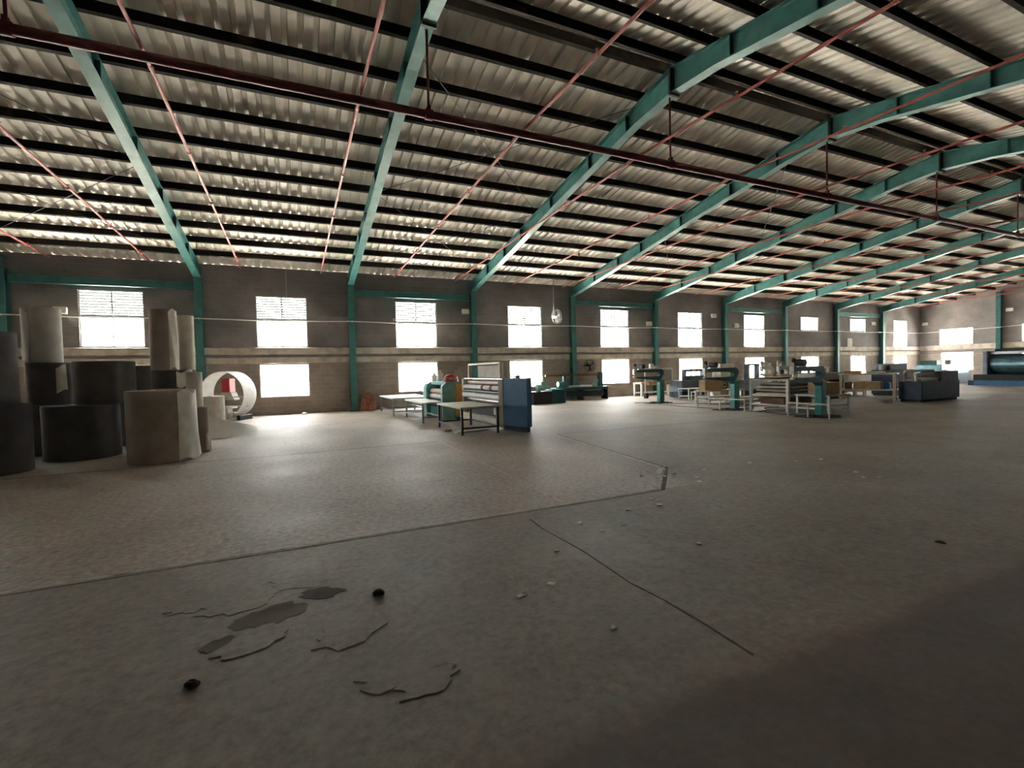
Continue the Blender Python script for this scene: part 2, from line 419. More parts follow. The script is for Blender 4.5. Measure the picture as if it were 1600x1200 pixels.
for i, (a, b, c, d) in enumerate(EH):
    window(a, b, c, d, 'right', 0, 'wide window low in the far gable wall' if c < 1 else 'wide window high in the far gable wall', 'gable wall windows low' if c < 1 else 'gable wall windows high', (.33, .66))

# ------------------------------------------------------------------ roof: sheets, purlins
ceil = tag(link('ceiling', None, None, (0, 0, 0)), 'corrugated metal roof on dark purlins', 'ceiling', kind='structure')
def sheet_mesh(sgn):
    x = 0; prof = []
    for k in range(4):
        prof += [(k * .3, 0), (k * .3 + .17, 0), (k * .3 + .19, .06), (k * .3 + .28, .06)]
    prof.append((1.2, 0))
    ya, yb = (YR + .012 if sgn > 0 else YR - .012), (D + .55 if sgn > 0 else YF - .55)
    ysegs = [ya + (yb - ya) * i / 3 for i in range(4)]
    V = [(px, y, zpb(y) + PD + pz) for y in ysegs for (px, pz) in prof]; n = len(prof); F = []
    for r in range(3):
        for i in range(n - 1): F.append((r * n + i, r * n + i + 1, (r + 1) * n + i + 1, (r + 1) * n + i))
    m = MB(); m.add(V, F); return m.mesh('roof_sheet', 'roof_sheet')
for sg in (1, -1):
    me = sheet_mesh(sg)
    for k in range(61): link('roof_sheet', me, ceil, (XL - .3 + 1.2 * k, 0, 0))
c = MB(); zc = zpb(YR) + PD + .13
c.add([(XL - .3, YR - .3, zc - .085), (XR + .3, YR - .3, zc - .085), (XR + .3, YR, zc - .03), (XL - .3, YR, zc - .03), (XR + .3, YR + .3, zc - .085), (XL - .3, YR + .3, zc - .085)], [(0, 1, 2, 3), (3, 2, 4, 5)])
c.build('ridge_cap', 'roof_sheet', ceil)
def purlin(y):
    s = 1 if y > YR else -1; m = MB()
    def P(dy, dz): return (y + s * dy, zpb(y + s * dy) + dz)
    prof = [P(0, 0), P(.095, 0), P(.095, .02), P(.008, .012), P(.008, PD - .014), P(.095, PD - .02), P(.095, PD - .001), P(0, PD - .001)]
    m.poly(prof, 'x', XL + .02, XR - .02); m.build('purlin', 'purlin_steel', ceil)
PY = [YR + .15] + [10.0 + 1.21 * k for k in range(11)]
for y in PY: purlin(y); purlin(2 * YR - y)

# ------------------------------------------------------------------ portal frames
def frame():
    o = thing('portal_frame', 'teal painted steel portal frame with two columns and sloping rafters', 'steel frame', (0, 0, 0), 0, 'teal portal frames')
    bot = [(23.17, 5.86), (18.3, 6.72), (14.2, 7.5), (10.2, 8.17), (YR, 8.28)]
    def mir(p, s): return p if s > 0 else (2 * YR - p[0], p[1])
    def zb(y):
        for (a, b), (c2, d) in zip(bot, bot[1:]):
            if c2 <= y <= a: return b + (d - b) * (a - y) / (a - c2)
        return bot[-1][1]
    for s in (1, -1):
        m = MB()
        top = [(YR, zpb(YR) - .004), (D - .03, zpb(D) - .004)]
        web = [mir(p, s) for p in [(D - .03, 5.86)] + bot + top]
        m.poly(web, 'x', -.012, .012)
        for a, b in zip(bot, bot[1:]):
            m.poly([mir(p, s) for p in (a, b, (b[0], b[1] - .022), (a[0], a[1] - .022))], 'x', -.13, .13)
        a, b = top
        m.poly([mir(p, s) for p in (a, b, (b[0], b[1] - .02), (a[0], a[1] - .02))], 'x', -.12, .12)
        m.build('rafter', 'teal_paint', o)
        m = MB()
        for (ya, yb, wd) in ((23.17, 23.19, .14), (23.47, 23.49, .14), (23.19, 23.47, .012)):
            y0, y1 = (ya, yb) if s > 0 else (2 * YR - yb, 2 * YR - ya)
            m.box(-wd, wd, y0, y1, .02, 5.85)
        m.build('column', 'teal_paint', o)
        y0, y1 = (23.12, 23.5) if s > 0 else (2 * YR - 23.5, 2 * YR - 23.12)
        MB().box(-.2, .2, y0, y1, 0, .02).build('base_plate', 'dark_steel', o)
        for k, y in enumerate((21.0, 19.0, 17.3, 14.85, 12.42, 10.6)):
            ym = y if s > 0 else 2 * YR - y
            MB().box(-.115, .115, ym - .012, ym + .012, zb(y) + .004, zpb(y) - .03).build('stiffener', 'teal_dark', o)
    MB().box(-.15, .15, YR - .03, YR + .03, 8.2, zpb(YR) - .03).build('splice_plate', 'dark_steel', o)
    return o
f0 = frame()
FX = [X0 + BAY * n for n in range(-1, 10)]
FL = ['beyond the outermost paper rolls', 'at the outer end of the paper roll stack', 'standing behind the drum fan', 'with the brown sack at its foot', 'behind the pale green machine', 'beside the dark wall fan and bench',
      'behind the stitcher with the wooden table', 'behind the middle teal stitcher', 'behind the cream stitchers', 'between the two short louvred windows', 'next to the far gable wall']
for k, x in enumerate(FX):
    f = f0 if k == 0 else copy_tree(f0)
    f.location.x = x; f['label'] = 'teal steel portal frame ' + FL[k]
o = thing('gable_column', 'dark green steel column against the far gable wall', 'column', (XR - .2, 18.2, 0))
m = MB(); m.box(-.16, -.14, -.14, .14, .02, 7.0); m.box(.12, .14, -.14, .14, .02, 7.0); m.box(-.14, .12, -.012, .012, .02, 7.0); m.build('column', 'teal_dark', o)
MB().box(-.2, .18, -.2, .2, 0, .02).build('base_plate', 'dark_steel', o)
for n in (0, 2, 4, 6, 8):
    a = X0 + BAY * n
    m = MB(); m.box(a + .15, a + BAY - .15, D - .2, D - .18, 5.36, 5.64); m.box(a + .15, a + BAY - .15, D - .28, D - .1, 5.35, 5.37); m.box(a + .15, a + BAY - .15, D - .28, D - .1, 5.63, 5.65)
    o = thing('wall_strut', 'teal horizontal steel strut above the window ' + {0: 'behind the paper rolls', 2: 'behind the white topped tables', 4: 'beyond the dark bench machine', 6: 'behind the slate blue machine', 8: 'of louvres nearest the gable wall'}[n], 'steel beam', (0, 0, 0), 0, 'struts between the columns')
    m.build('beam', 'teal_paint', o)
    for x in (a + .135, a + BAY - .165): MB().box(x, x + .03, D - .27, D - .11, 5.33, 5.67).build('end_plate', 'dark_steel', o)
# roof wind braces
for n in (-1, 0, 2, 4):
    a = X0 + BAY * n
    for (ya, yb) in ((21.8, 16.0), (15.9, 10.2)):
        o = thing('roof_bracing', 'crossed pair of thin dark steel rods under the roof purlins', 'bracing', (0, 0, 0), 0, 'crossed roof bracing')
        for p, q_ in ((ya, yb), (yb, ya)): MB().tube([(a + .1, p, zpb(p) - .06), (a + BAY - .1, q_, zpb(q_) - .06)], .009, 5).build('brace_rod', 'dark_steel', o)

# ------------------------------------------------------------------ fire pipes
ZP, YP = 6.65, 9.05
mp = thing('fire_main_pipe', 'dark maroon fire main pipe hanging under the roof ridge', 'pipe')
MB().cyl((XL + .02, YP, ZP), (XR - .02, YP, ZP), .075, 14).build('pipe', 'maroon_pipe', mp)
for x in FX:
    MB().cyl((x + .0, YP, ZP + .07), (x, YP, 8.24), .024, 8).build('hanger_rod', 'maroon_pipe', mp)
    m = MB(); m.cyl((x - .07, YP, ZP), (x + .07, YP, ZP), .1, 14); m.box(x - .03, x + .03, YP - .05, YP + .05, ZP + .08, ZP + .16); m.build('clamp', 'maroon_pipe', mp)
BX = [-17.6, -14.5, -11.3, -8.2, -5.05, -1.95, 1.25, 4.55, 7.65, 10.9, 14.0, 17.3, 20.05, 23.9, 27.0, 30.0, 33.1, 36.2, 39.2, 42.2, 45.3, 48.3]
def branch(x):
    o = thing('sprinkler_pipe', 'thin pinkish red sprinkler pipe crossing the hall below the purlins', 'pipe', (x, 0, 0), 0, 'red sprinkler branch pipes')
    def z(y): return 6.765 - .4 * abs(y - YP) / (D - YP)
    pts = [(0, D - .02, z(D)), (0, 16.4, z(16.4) + .03), (0, YP, z(YP)), (0, 1.7, z(1.7) + .02), (0, YF + .02, z(YF))]
    MB().tube(pts, .03, 8).build('pipe', 'red_pipe', o)
    for k in range(9):
        y = D - 1.6 - 3.1 * k
        if y < YF + .5 or abs(y - YP) < .3: continue
        m = MB(); m.cyl((0, y - .06, z(y) + .01), (0, y + .06, z(y) + .01), .042, 8); m.cyl((0, y, z(y)), (0, y, z(y) + .1), .016, 6); m.cyl((0, y, z(y) + .1), (0, y, z(y) + .107), .035, 8)
        m.build('sprinkler_head', 'red_pipe', o)
    return o
for x in BX: branch(x)

# ------------------------------------------------------------------ cable, lamps, fans on the walls
o = thing('wall_cable', 'white cable strung level along the long window wall', 'cable')
pts = []; n = 120
for i in range(n + 1):
    x = XL + .1 + (XR - .3 - XL - .1) * i / n; ph = ((x - X0) / BAY) % 1
    pts.append((x, D - .37, 4.13 + .03 - .09 * 4 * ph * (1 - ph) * .5 + R.uniform(-.006, .006)))
MB().tube(pts, .022, 6).build('cable', 'white_cable', o)
for x in FX: MB().box(x - .03, x + .03, D - .395, D - .345, 4.12, 4.19).build('clip', 'white_paint', o)
o = thing('gable_cable', 'white cable rising along the far gable wall', 'cable')
MB().tube([(XR - .39, D - .35, 4.13), (XR - .39, 18.2, 4.2), (XR - .39, 10.0, 4.55)], .022, 6).build('cable', 'white_cable', o)
MB().box(XR - .415, XR - .362, 18.17, 18.23, 4.17, 4.23).build('clip', 'white_paint', o)
def lamp(x, z, label, y=D, axis='back'):
    o = thing('wall_lamp', label, 'lamp', (x, y, z), 0 if axis == 'back' else -math.pi / 2, 'small floodlights on the walls')
    parts(o, [('bracket', 'dark_steel', [('b', -.02, .02, -.2, 0, -.01, .02), ('b', -.1, .1, -.02, 0, -.06, .06)]),
              ('housing', 'white_paint', [('p', [(-.3, -.1), (-.17, -.13), (-.14, .08), (-.24, .14)], 'x', -.2, .2)]),
              ('lens', 'lamp_lens', [('p', [(-.305, -.095), (-.3, -.1), (-.24, .13), (-.247, .135)], 'x', -.18, .18)])])
lamp(8.08, 4.78, 'small white floodlight on the wall between a louvred window and a teal column')
lamp(-7.9, 4.36, 'small white floodlight on the wall beside the tall grey paper roll')
for x, z in ((20.0, 4.39), (25.45, 5.03), (27.55, 4.43), (43.3, 4.85)): lamp(x, z, 'small white floodlight on the long wall beyond the stitching machines')
lamp(XR, 4.9, 'small white floodlight on the far gable wall', 23.0, 'right'); lamp(XR, 5.5, 'small white floodlight on the far gable wall', 17.6, 'right')
def ring(mb, c, r, r2, ax='y', n=28):
    V = []; F = []; k = 6
    for i in range(n):
        t = 2 * math.pi * i / n
        for j in range(k):
            s = 2 * math.pi * j / k; q = r + r2 * math.cos(s); V.append((c[0] + q * math.cos(t), c[1] + r2 * math.sin(s), c[2] + q * math.sin(t)))
    for i in range(n):
        for j in range(k): F.append((i * k + j, i * k + (j + 1) % k, ((i + 1) % n) * k + (j + 1) % k, ((i + 1) % n) * k + j))
    return mb.add(V, F, True)
def fan(name, label, loc, r, rod=None, dark=False, rz=0):
    o = thing(name, label, 'fan', loc, rz); me = 'dark_steel' if dark else 'steel_bright'
    m = MB(); ring(m, (0, 0, 0), r, .014); ring(m, (0, -.16, 0), r * .97, .01); ring(m, (0, -.19, 0), r * .5, .008)
    for i in range(16):
        t = 2 * math.pi * i / 16; c_, s_ = math.cos(t), math.sin(t)
        m.tube([(r * c_, 0, r * s_), (r * .97 * c_, -.16, r * .97 * s_), (r * .5 * c_, -.19, r * .5 * s_), (r * .12 * c_, -.19, r * .12 * s_)], .005, 4)
    m.build('cage', me, o)
    for k in range(3):
        t = 2 * math.pi * k / 3 + .4; m = MB(); q = .09
        V = []
        for (rr, a) in ((.14, -.35), (.9, -.22), (.88, .5), (.14, .4)): V.append((r * rr * math.cos(t + a), -.06 - .05 * a, r * rr * math.sin(t + a)))
        V += [(x, y - .008, z) for x, y, z in V]
        m.add(V, [(0, 1, 2, 3), (7, 6, 5, 4), (0, 4, 5, 1), (1, 5, 6, 2), (2, 6, 7, 3), (3, 7, 4, 0)]).build('blade', 'dark_steel' if dark else 'steel_bright', o)
    MB().cyl((0, -.12, 0), (0, .22, 0), r * .2, 16).build('motor', 'dark_steel' if dark else 'white_paint', o)
    if rod: MB().cyl((0, .12, 0), (0, .12, rod), .022, 8).build('drop_rod', 'steel_grey', o)
    else: MB().cyl((0, .2, 0), (0, .5, 0), .03, 8).build('arm', 'dark_steel', o)
    return o
fan('hanging_fan', 'round metal cage fan hanging from a rod before the long wall', (13.1, D - .75, 4.6), .38, zpb(D - .645) + PD - 4.6, rz=.5)
fan('wall_fan', 'dark round cage fan mounted low on the long wall behind the steel bench', (15.37, D - .5, 1.9), .34, dark=True)
o = thing('hanging_wire', 'thin dark wire with a plug hanging from the roof', 'wire')
MB().cyl((10.3, 16.0, 6.25), (10.3, 16.05, zpb(16.05) + PD), .008, 5).build('wire', 'dark_steel', o); MB().cyl((10.3, 16, 6.1), (10.3, 16, 6.26), .03, 8).build('plug', 'dark_steel', o)
for x in (17.2, -.2):
    m = MB(); m.box(x - .025, x + .025, D - .03, D, 5.22, 6.4)
    tag(m.build('conduit', 'steel_grey'), 'thin grey conduit running up the long wall above a window', 'conduit', 'wall conduits')
m = MB(); m.box(40.1, 40.75, D - .03, D, 2.95, 3.65)
tag(m.build('notice_board', 'paper_pale'), 'small pale notice sheet on the wall under a short louvred window', 'notice')
o = thing('wall_notice_box', 'small grey switch box on the wall beside a column', 'switch box', (2.9, D, 1.45))
parts(o, [('box', 'steel_grey', [('b', -.42, -.26, -.08, 0, 0, .22)]), ('lid', 'white_paint', [('b', -.4, -.28, -.095, -.08, .03, .19)])])

# ------------------------------------------------------------------ paper rolls
def roll(label, x, y, z0, r, h, mt='paper_grey', core=True, wrap=None, lean=0, group='stacked paper rolls', name='paper_roll', seed=0, ring_m='kraft'):
    o = thing(name, label, 'paper roll', (x, y, z0), 0, group); q = random.Random(seed); ph = [q.uniform(0, 6.28) for _ in range(4)]
    jit = lambda t, z: r * .006 * (math.sin(2 * t + ph[0]) + math.sin(5 * t + ph[1] + z * 2) * .6) if r > .1 else 0
    c = max(.05, r * .13)
    m = MB(); m.lathe([(c, 0), (r * .985, 0), (r, .015), (r, h * .33), (r, h * .66), (r, h - .015), (r * .985, h), (r * .75, h + .004), (r * .5, h - .004), (c, h)], 40, jit=lambda t, z: jit(t, z))
    m.build('paper_body', mt, o)
    m = MB(); m.lathe([(c * .8, .0), (c * .8, h + .012), (c + .001, h + .012), (c + .001, h - .02)], 20); m.build('core', ring_m, o)
    if wrap:
        a0, a1, w0, w1, fl_, mw = wrap; m = MB(); V = []; F = []; n = 14; k = 6
        for i in range(n + 1):
            t = a0 + (a1 - a0) * i / n
            for j in range(k + 1):
                z = w0 + (w1 - w0) * j / k; e = (r + .012 + fl_ * (i / n) ** 2 * (1 - j / k) + .01 * math.sin(9 * t + z * 4))
                if j in (0, k): z += .05 * math.sin(7 * t + j) * (1 if 0 < z else 0)
                V.append((e * math.cos(t), e * math.sin(t), max(.004, z)))
        for i in range(n):
            for j in range(k): a = i * (k + 1) + j; F.append((a, a + k + 1, a + k + 2, a + 1))
        nV = len(V); V += [(x_ * (1 - .006 / max(r, .1)), y_ * (1 - .006 / max(r, .1)), z_) for x_, y_, z_ in V]; F += [tuple(reversed([q_ + nV for q_ in f])) for f in F]
        m.add(V, F, True).build('torn_wrapper', mw, o)
    return o
roll('wide brown-grey paper roll standing on the floor, pale torn wrapper flaring at its side', -2.58, 12.22, 0, .6, 1.48, 'kraft', wrap=(-.9, .5, .02, 1.44, .09, 'paper_pale'), seed=1)
roll('dark kraft roll on the floor behind the roll with the flaring wrapper', -4.37, 13.75, 0, .67, 1.18, 'kraft_dark', seed=2)
roll('dark kraft roll on the floor at the outer end of the stack', -5.32, 12.3, 0, .62, 1.3, 'kraft_dark', seed=3)
roll('dark kraft roll on top of the outermost floor roll', -5.4, 12.35, 1.312, .52, 1.36, 'kraft_dark', seed=4)
roll('dark second-tier roll with a pale torn paper strip on its edge', -5.28, 14.92, 1.172, .44, .98, 'kraft_dark', wrap=(-1.05, -.6, .3, .9, .01, 'paper_pale'), seed=5)
roll('dark kraft floor roll under the roll with the torn strip', -5.45, 14.98, 0, .58, 1.16, 'kraft_dark', seed=6)
roll('wide dark second-tier roll between the tall pale roll and the brown roll', -3.97, 13.9, 1.192, .56, .95, 'kraft_dark', seed=7)
roll('tall slim pale grey roll standing on the second tier', -5.4, 14.9, 2.164, .35, 1.28, 'paper_grey', wrap=(-2.4, -1.9, .02, 1.2, .01, 'paper_white'), seed=8)
roll('brown-grey floor roll behind the wide roll, carrying the short torn roll', -2.8, 14.72, 0, .5, 1.46, 'kraft', seed=9)
roll('short torn roll lying between the brown roll and the tall brown roll', -2.8, 14.72, 1.474, .46, .445, 'kraft_dark', wrap=(-1.3, .0, .05, .43, .02, 'paper_pale'), seed=10)
roll('tall brown roll with a ragged pale edge standing on the stack', -2.96, 14.55, 1.932, .29, 1.5, 'kraft', wrap=(-1.0, -.1, .02, 1.48, .02, 'paper_pale'), seed=11)
roll('tall cream roll standing behind the tall brown roll', -2.56, 14.95, 1.932, .19, 1.42, 'paper_pale', seed=12)
roll('slim upright cream roll on the floor behind the wide brown roll', -2.2, 13.6, 0, .17, 1.86, 'paper_pale', seed=13)
roll('dark floor roll at the back of the stack by the wall window', -3.75, 15.7, 0, .5, 1.12, 'kraft_dark', seed=16)
roll('dark roll on the back floor roll by the wall window', -3.72, 15.68, 1.134, .48, .93, 'kraft_dark', seed=17)
roll('low cream roll with a brown cut end near the drum fan', -2.38, 17.15, 0, .38, 1.14, 'paper_pale', seed=14)
roll('narrow brown cardboard tube roll standing beside the wide brown roll', -1.98, 13.0, 0, .13, 1.04, 'kraft', name='cardboard_tube', wrap=(-.9, .1, .02, .4, .02, 'paper_pale'), seed=15)
def curl():
    m = MB(); V = []; F = []; n = 18; k = 8
    for i in range(n + 1):
        u = i / n
        for j in range(k + 1):
            v = j / k
            V.append((-.45 + 1.25 * u - .1 * v, -.15 + .75 * v + .45 * u * u - .3 * v * v * (1 - u), .014 + .62 * v ** 1.6 * (1 - u) ** .8 + .2 * max(0, u - .45) ** 1.3 + .05 * u * v))
    nV = len(V); V += [(a, b + .004, c_ - .01) for a, b, c_ in V]
    for i in range(n):
        for j in range(k): a = i * (k + 1) + j; F += [(a, a + k + 1, a + k + 2, a + 1), (nV + a + 1, nV + a + k + 2, nV + a + k + 1, nV + a)]
    m.add(V, F, True)
    tag(m.build('paper_offcut', 'paper_white', None, (-1.82, 15.75, 0)), 'pale grey sheet of paper curling up from the floor beside the rolls', 'paper')
curl()

# drum fan by the wall
o = thing('drum_fan', 'large pale drum fan with red motor standing against the block wall', 'fan', (-2.42, 22.3, 0), -.5)
m = MB(); V = []; F = []; n = 40
for i in range(n):
    t = 2 * math.pi * i / n
    for (rr, yy) in ((.93, -.48), (.93, .34), (.912, .34), (.912, -.48)): V.append((rr * math.cos(t), yy, 1.02 + rr * math.sin(t)))
for i in range(n):
    a, b = 4 * i, 4 * ((i + 1) % n)
    for j in range(4): F.append((a + j, a + (j + 1) % 4, b + (j + 1) % 4, b + j))
m.add(V, F, True).build('ring_shroud', 'paper_white', o)
parts(o, [('motor', 'red_paint', [('b', -.17, .17, -.22, .15, 1.12, 1.66)]),
          ('motor_mount', 'paper_grey', [('p', [(-.2, 1.1), (.2, 1.1), (.34, .8), (-.34, .8)], 'y', -.2, .15)]),
          ('crossbar', 'steel_bright', [('b', -.9, .9, -.12, -.06, .9, .95)]), ('crossbar', 'steel_bright', [('b', -.86, .86, -.12, -.06, .52, .57)]),
          ('foot', 'dark_steel', [('b', -.75, -.6, -.5, .3, 0, .2)]), ('foot', 'dark_steel', [('b', .6, .75, -.5, .3, 0, .2)]),
          ('gearbox', 'cream_paint', [('b', .05, .4, -.75, -.4, .06, .5)], [('cover_plate', 'white_paint', [('b', .3, .62, -.72, -.42, .5, .56)]), ('cover_plate', 'white_paint', [('b', .36, .68, -.7, -.42, .28, .34)])]),
          ('skid', 'cream_paint', [('b', -.3, .6, -.8, -.3, 0, .06)])])
# sack by the column
o = thing('sack', 'rust brown woven sack slumped on the floor by a teal column', 'sack', (3.1, 23.05, 0))
m = MB(); m.lathe([(0, 0), (.3, .0), (.36, .15), (.33, .4), (.27, .6), (.14, .72), (.07, .78), (.1, .84), (0, .8)], 20, jit=lambda t, z: .035 * math.sin(3 * t + 5 * z) + .02 * math.sin(7 * t)); m.build('sack_body', 'sack', o)
MB().cyl((0, 0, .755), (0, 0, .785), .09, 12).build('tie', 'wood_dark', o)

# ------------------------------------------------------------------ tables and the machine line
def table(label, x0, x1, y0, y1, h, top='wood', leg='dark_steel', t=.045, shelf=None, stretch=.16, group=None, name='work_table', lt=.03):
    o = thing(name, label, 'table', ((x0 + x1) / 2, (y0 + y1) / 2, 0), 0, group); a, b = (x1 - x0) / 2, (y1 - y0) / 2
    MB().bbox(-a, a, -b, b, h - t, h, .01).build('tabletop', top, o)
    for sx_ in (-1, 1):
        for sy_ in (-1, 1):
            cx, cy_ = sx_ * (a - .06), sy_ * (b - .06); MB().box(cx - lt, cx + lt, cy_ - lt, cy_ + lt, 0, h - t).build('leg', leg, o)
    z = stretch
    for s in (-1, 1):
        MB().box(-a + .09, a - .09, s * (b - .06) - .02, s * (b - .06) + .02, z, z + .045).build('stretcher', leg, o)
        MB().box(s * (a - .06) - .02, s * (a - .06) + .02, -b + .09, b - .09, z, z + .045).build('stretcher', leg, o)
    if shelf: MB().box(-a + .04, a - .04, -b + .04, b - .04, shelf, shelf + .03).build('shelf', top, o)
    return o
table('pale topped feed table with dark legs in front of the blue-sided machine', 4.0, 5.16, 12.15, 14.5, .76, 'cream_paint', 'dark_steel')
table('pale topped feed table with grey legs beside the green machine', 3.86, 4.62, 15.9, 18.6, .7, 'paper_white', 'steel_grey')
table('large white topped table nearest the window wall', 3.5, 5.15, 19.2, 22.3, .72, 'paper_white', 'steel_grey')
table('small low table by the window behind the white topped table', 5.3, 6.6, 20.6, 21.6, .86, 'slate', 'steel_grey')
o = thing('wood_board', 'thin wooden board lying on the floor under the feed table', 'board', (4.6, 12.95, 0), .2); parts(o, [('board', 'cream_paint', [('b', -.55, .5, -.12, .12, 0, .03)])])
m = MB(); m.bbox(-.1, .1, -.06, .06, 0, .05); tag(m.build('wood_offcut', 'wood', None, (4.02, 13.4, 0)), 'small wood offcut on the floor beside a table leg', 'offcut')

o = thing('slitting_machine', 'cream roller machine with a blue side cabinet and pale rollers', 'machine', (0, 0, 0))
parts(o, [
    ('end_frame', 'cream_paint', [('b', 5.46, 5.98, 12.67, 12.78, 0, 1.46)]),
    ('end_frame', 'cream_paint', [('b', 5.42, 5.6, 16.05, 16.2, 0, 1.46), ('b', 5.8, 5.98, 16.05, 16.2, 0, 1.46), ('b', 5.6, 5.8, 16.06, 16.19, 1.2, 1.42)]),
    ('side_cabinet', 'blue_panel', [('p', [(5.44, 12.6), (5.78, 11.72), (5.95, 11.78), (5.61, 12.66)], 'z', .14, 1.5)],
     [('kick_base', 'dark_steel', [('p', [(5.48, 12.56), (5.8, 11.78), (5.92, 11.83), (5.6, 12.6)], 'z', 0, .14)]), ('edge_trim', 'cream_paint', [('p', [(5.35, 12.72), (5.43, 12.59), (5.5, 12.62), (5.46, 12.74)], 'z', .1, 1.47)]), ('control_box', 'steel_grey', [('b', 5.62, 5.75, 12.05, 12.3, 1.5, 1.58)])]),
    ('roller', 'paper_white', [('c', (5.5, 12.66, 1.2), (5.5, 16.06, 1.2), .075, 18)]),
    ('roller', 'roller_pink', [('c', (5.62, 12.66, 1.34), (5.62, 16.06, 1.34), .06, 18)]),
    ('roller', 'paper_white', [('c', (5.45, 12.66, .93), (5.45, 16.06, .93), .085, 18)]),
    ('roller', 'steel_bright', [('c', (5.62, 12.66, .78), (5.62, 16.06, .78), .08, 18)]),
    ('collar', 'red_paint', [('c', (5.5, 13.45, 1.2), (5.5, 13.58, 1.2), .1, 18)]),
    ('collar', 'red_paint', [('c', (5.5, 14.2, 1.2), (5.5, 14.3, 1.2), .1, 18)]),
    ('tie_bar', 'dark_steel', [('b', 5.6, 5.72, 12.66, 16.05, 1.02, 1.1)]),
    ('tie_bar', 'steel_grey', [('c', (5.42, 12.66, 1.07), (5.42, 16.06, 1.07), .022, 8)]),
    ('dark_backing', 'black', [('b', 5.86, 5.95, 12.66, 16.05, .3, 1.4)]),  # black sheet painting the shade inside the machine behind the rollers
    ('drive_tray', 'black', [('b', 5.55, 5.84, 12.66, 16.05, .3, .62)]),
    ('base_beam', 'cream_paint', [('b', 5.38, 5.5, 12.66, 16.05, .08, .3)]),
    ('waste_bin', 'paper_pale', [('b', 5.42, 5.54, 12.7, 13.3, .4, .62)]),
    ('top_rail', 'cream_paint', [('b', 5.62, 5.74, 13.2, 16.1, 1.93, 1.99), ('b', 5.62, 5.74, 16.0, 16.12, 1.44, 1.95), ('b', 5.62, 5.74, 13.2, 13.32, 1.4, 1.95)]),
    ('top_screen', 'paper_grey', [('b', 5.66, 5.69, 13.4, 15.2, 1.5, 1.9)]),
    ('rail', 'steel_bright', [('b', 5.46, 5.54, 12.66, 16.1, 1.46, 1.49)])])
o = thing('side_board', 'orange brown board standing between the green and cream machines', 'board', (5.5, 16.6, 0)); parts(o, [('board', 'orange_panel', [('b', -.2, .1, -.1, -.06, .1, 1.28)]), ('foot', 'teal_dark', [('b', -.22, .15, -.16, .12, 0, .1)])])
o = thing('printing_machine', 'pale green rounded roller machine carrying a red hood', 'machine', (0, 0, 0))
parts(o, [('end_housing', 'teal_pale', [('p', [(4.75, .0), (5.5, 0), (5.5, 1.3), (4.95, 1.33), (4.8, 1.26), (4.75, 1.1)], 'y', 18.7, 19.15)]),
          ('end_housing', 'teal_pale', [('p', [(4.85, .0), (5.5, 0), (5.5, 1.34), (5.0, 1.34), (4.85, 1.2)], 'y', 16.75, 16.95)]),
          ('top_cover', 'teal_pale', [('b', 4.95, 5.5, 16.95, 18.9, 1.24, 1.36)]),
          ('roller', 'roller_pink', [('c', (5.0, 16.95, 1.0), (5.0, 18.9, 1.0), .09, 16)]), ('roller', 'paper_white', [('c', (4.98, 16.95, .8), (4.98, 18.9, .8), .09, 16)]),
          ('dark_backing', 'teal_dark', [('b', 5.3, 5.42, 16.95, 18.9, .2, 1.24)]), ('apron', 'teal_machine', [('b', 4.9, 5.1, 16.95, 18.9, .06, .42)]),
          ('ink_drum', 'slate', [('c', (5.0, 17.1, .56), (5.0, 18.8, .56), .13, 16)])])
o = thing('red_hood', 'red rounded plastic hood sitting on the pale green machine', 'hood', (5.3, 17.1, 1.365)); m = MB(); m.lathe([(.27, 0), (.27, .1), (.22, .2), (.12, .26), (0, .275)], 20); m.build('shell', 'red_paint', o); MB().bbox(-.14, .1, -.275, -.2, .06, .16).build('label_plate', 'paper_grey', o)
for k, (x, y, z, l) in enumerate(((5.0, 18.3, .22, 'white plastic jug on the pale green machine'), (5.15, 18.0, .3, 'taller white plastic jug on the pale green machine'))):
    o = thing('plastic_jug', l, 'jug', (x, y, 1.365)); m = MB(); m.lathe([(0, 0), (.1, 0), (.11, .03), (.11, z), (.04, z + .06), (.035, z + .1), (0, z + .1)], 16); m.build('body', 'paper_white', o); MB().cyl((0, 0, z + .1), (0, 0, z + .13), .04, 10).build('cap', 'white_paint', o)

# bench and machinery along the window wall
o = thing('steel_bench', 'long dark green bench machine under the window wall with a wooden rail', 'machine', (0, 0, 0))
parts(o, [('bed', 'teal_dark', [('b', 12.7, 16.1, 22.2, 22.85, .56, .72)]), ('leg', 'dark_steel', [('b', 12.85, 13.0, 22.25, 22.8, 0, .56)]), ('leg', 'dark_steel', [('b', 16.0, 16.1, 22.25, 22.8, 0, .56)]), ('leg', 'dark_steel', [('b', 14.35, 14.5, 22.25, 22.8, 0, .56)]),
          ('cross_rail', 'wood_dark', [('b', 12.3, 16.0, 22.6, 22.72, 1.33, 1.45)]), ('post', 'teal_dark', [('b', 15.75, 15.95, 22.5, 22.8, .72, 1.5)]), ('post', 'teal_dark', [('b', 13.4, 13.55, 22.55, 22.75, .72, 1.4)]),
          ('drip_tray', 'dark_steel', [('b', 13.2, 15.8, 22.25, 22.8, .2, .5)]), ('motor', 'teal_machine', [('c', (12.9, 22.35, .9), (13.3, 22.35, .9), .16, 14)])])
for x, l in ((14.0, 'pale paper pad lying on the dark bench machine'), (14.75, 'white paper pad lying on the dark bench machine')):
    m = MB(); m.bbox(-.28, .28, -.2, .2, 0, .09); tag(m.build('paper_pad', 'paper_white' if x > 14.5 else 'steel_bright', None, (x, 22.45, .722)), l, 'paper')
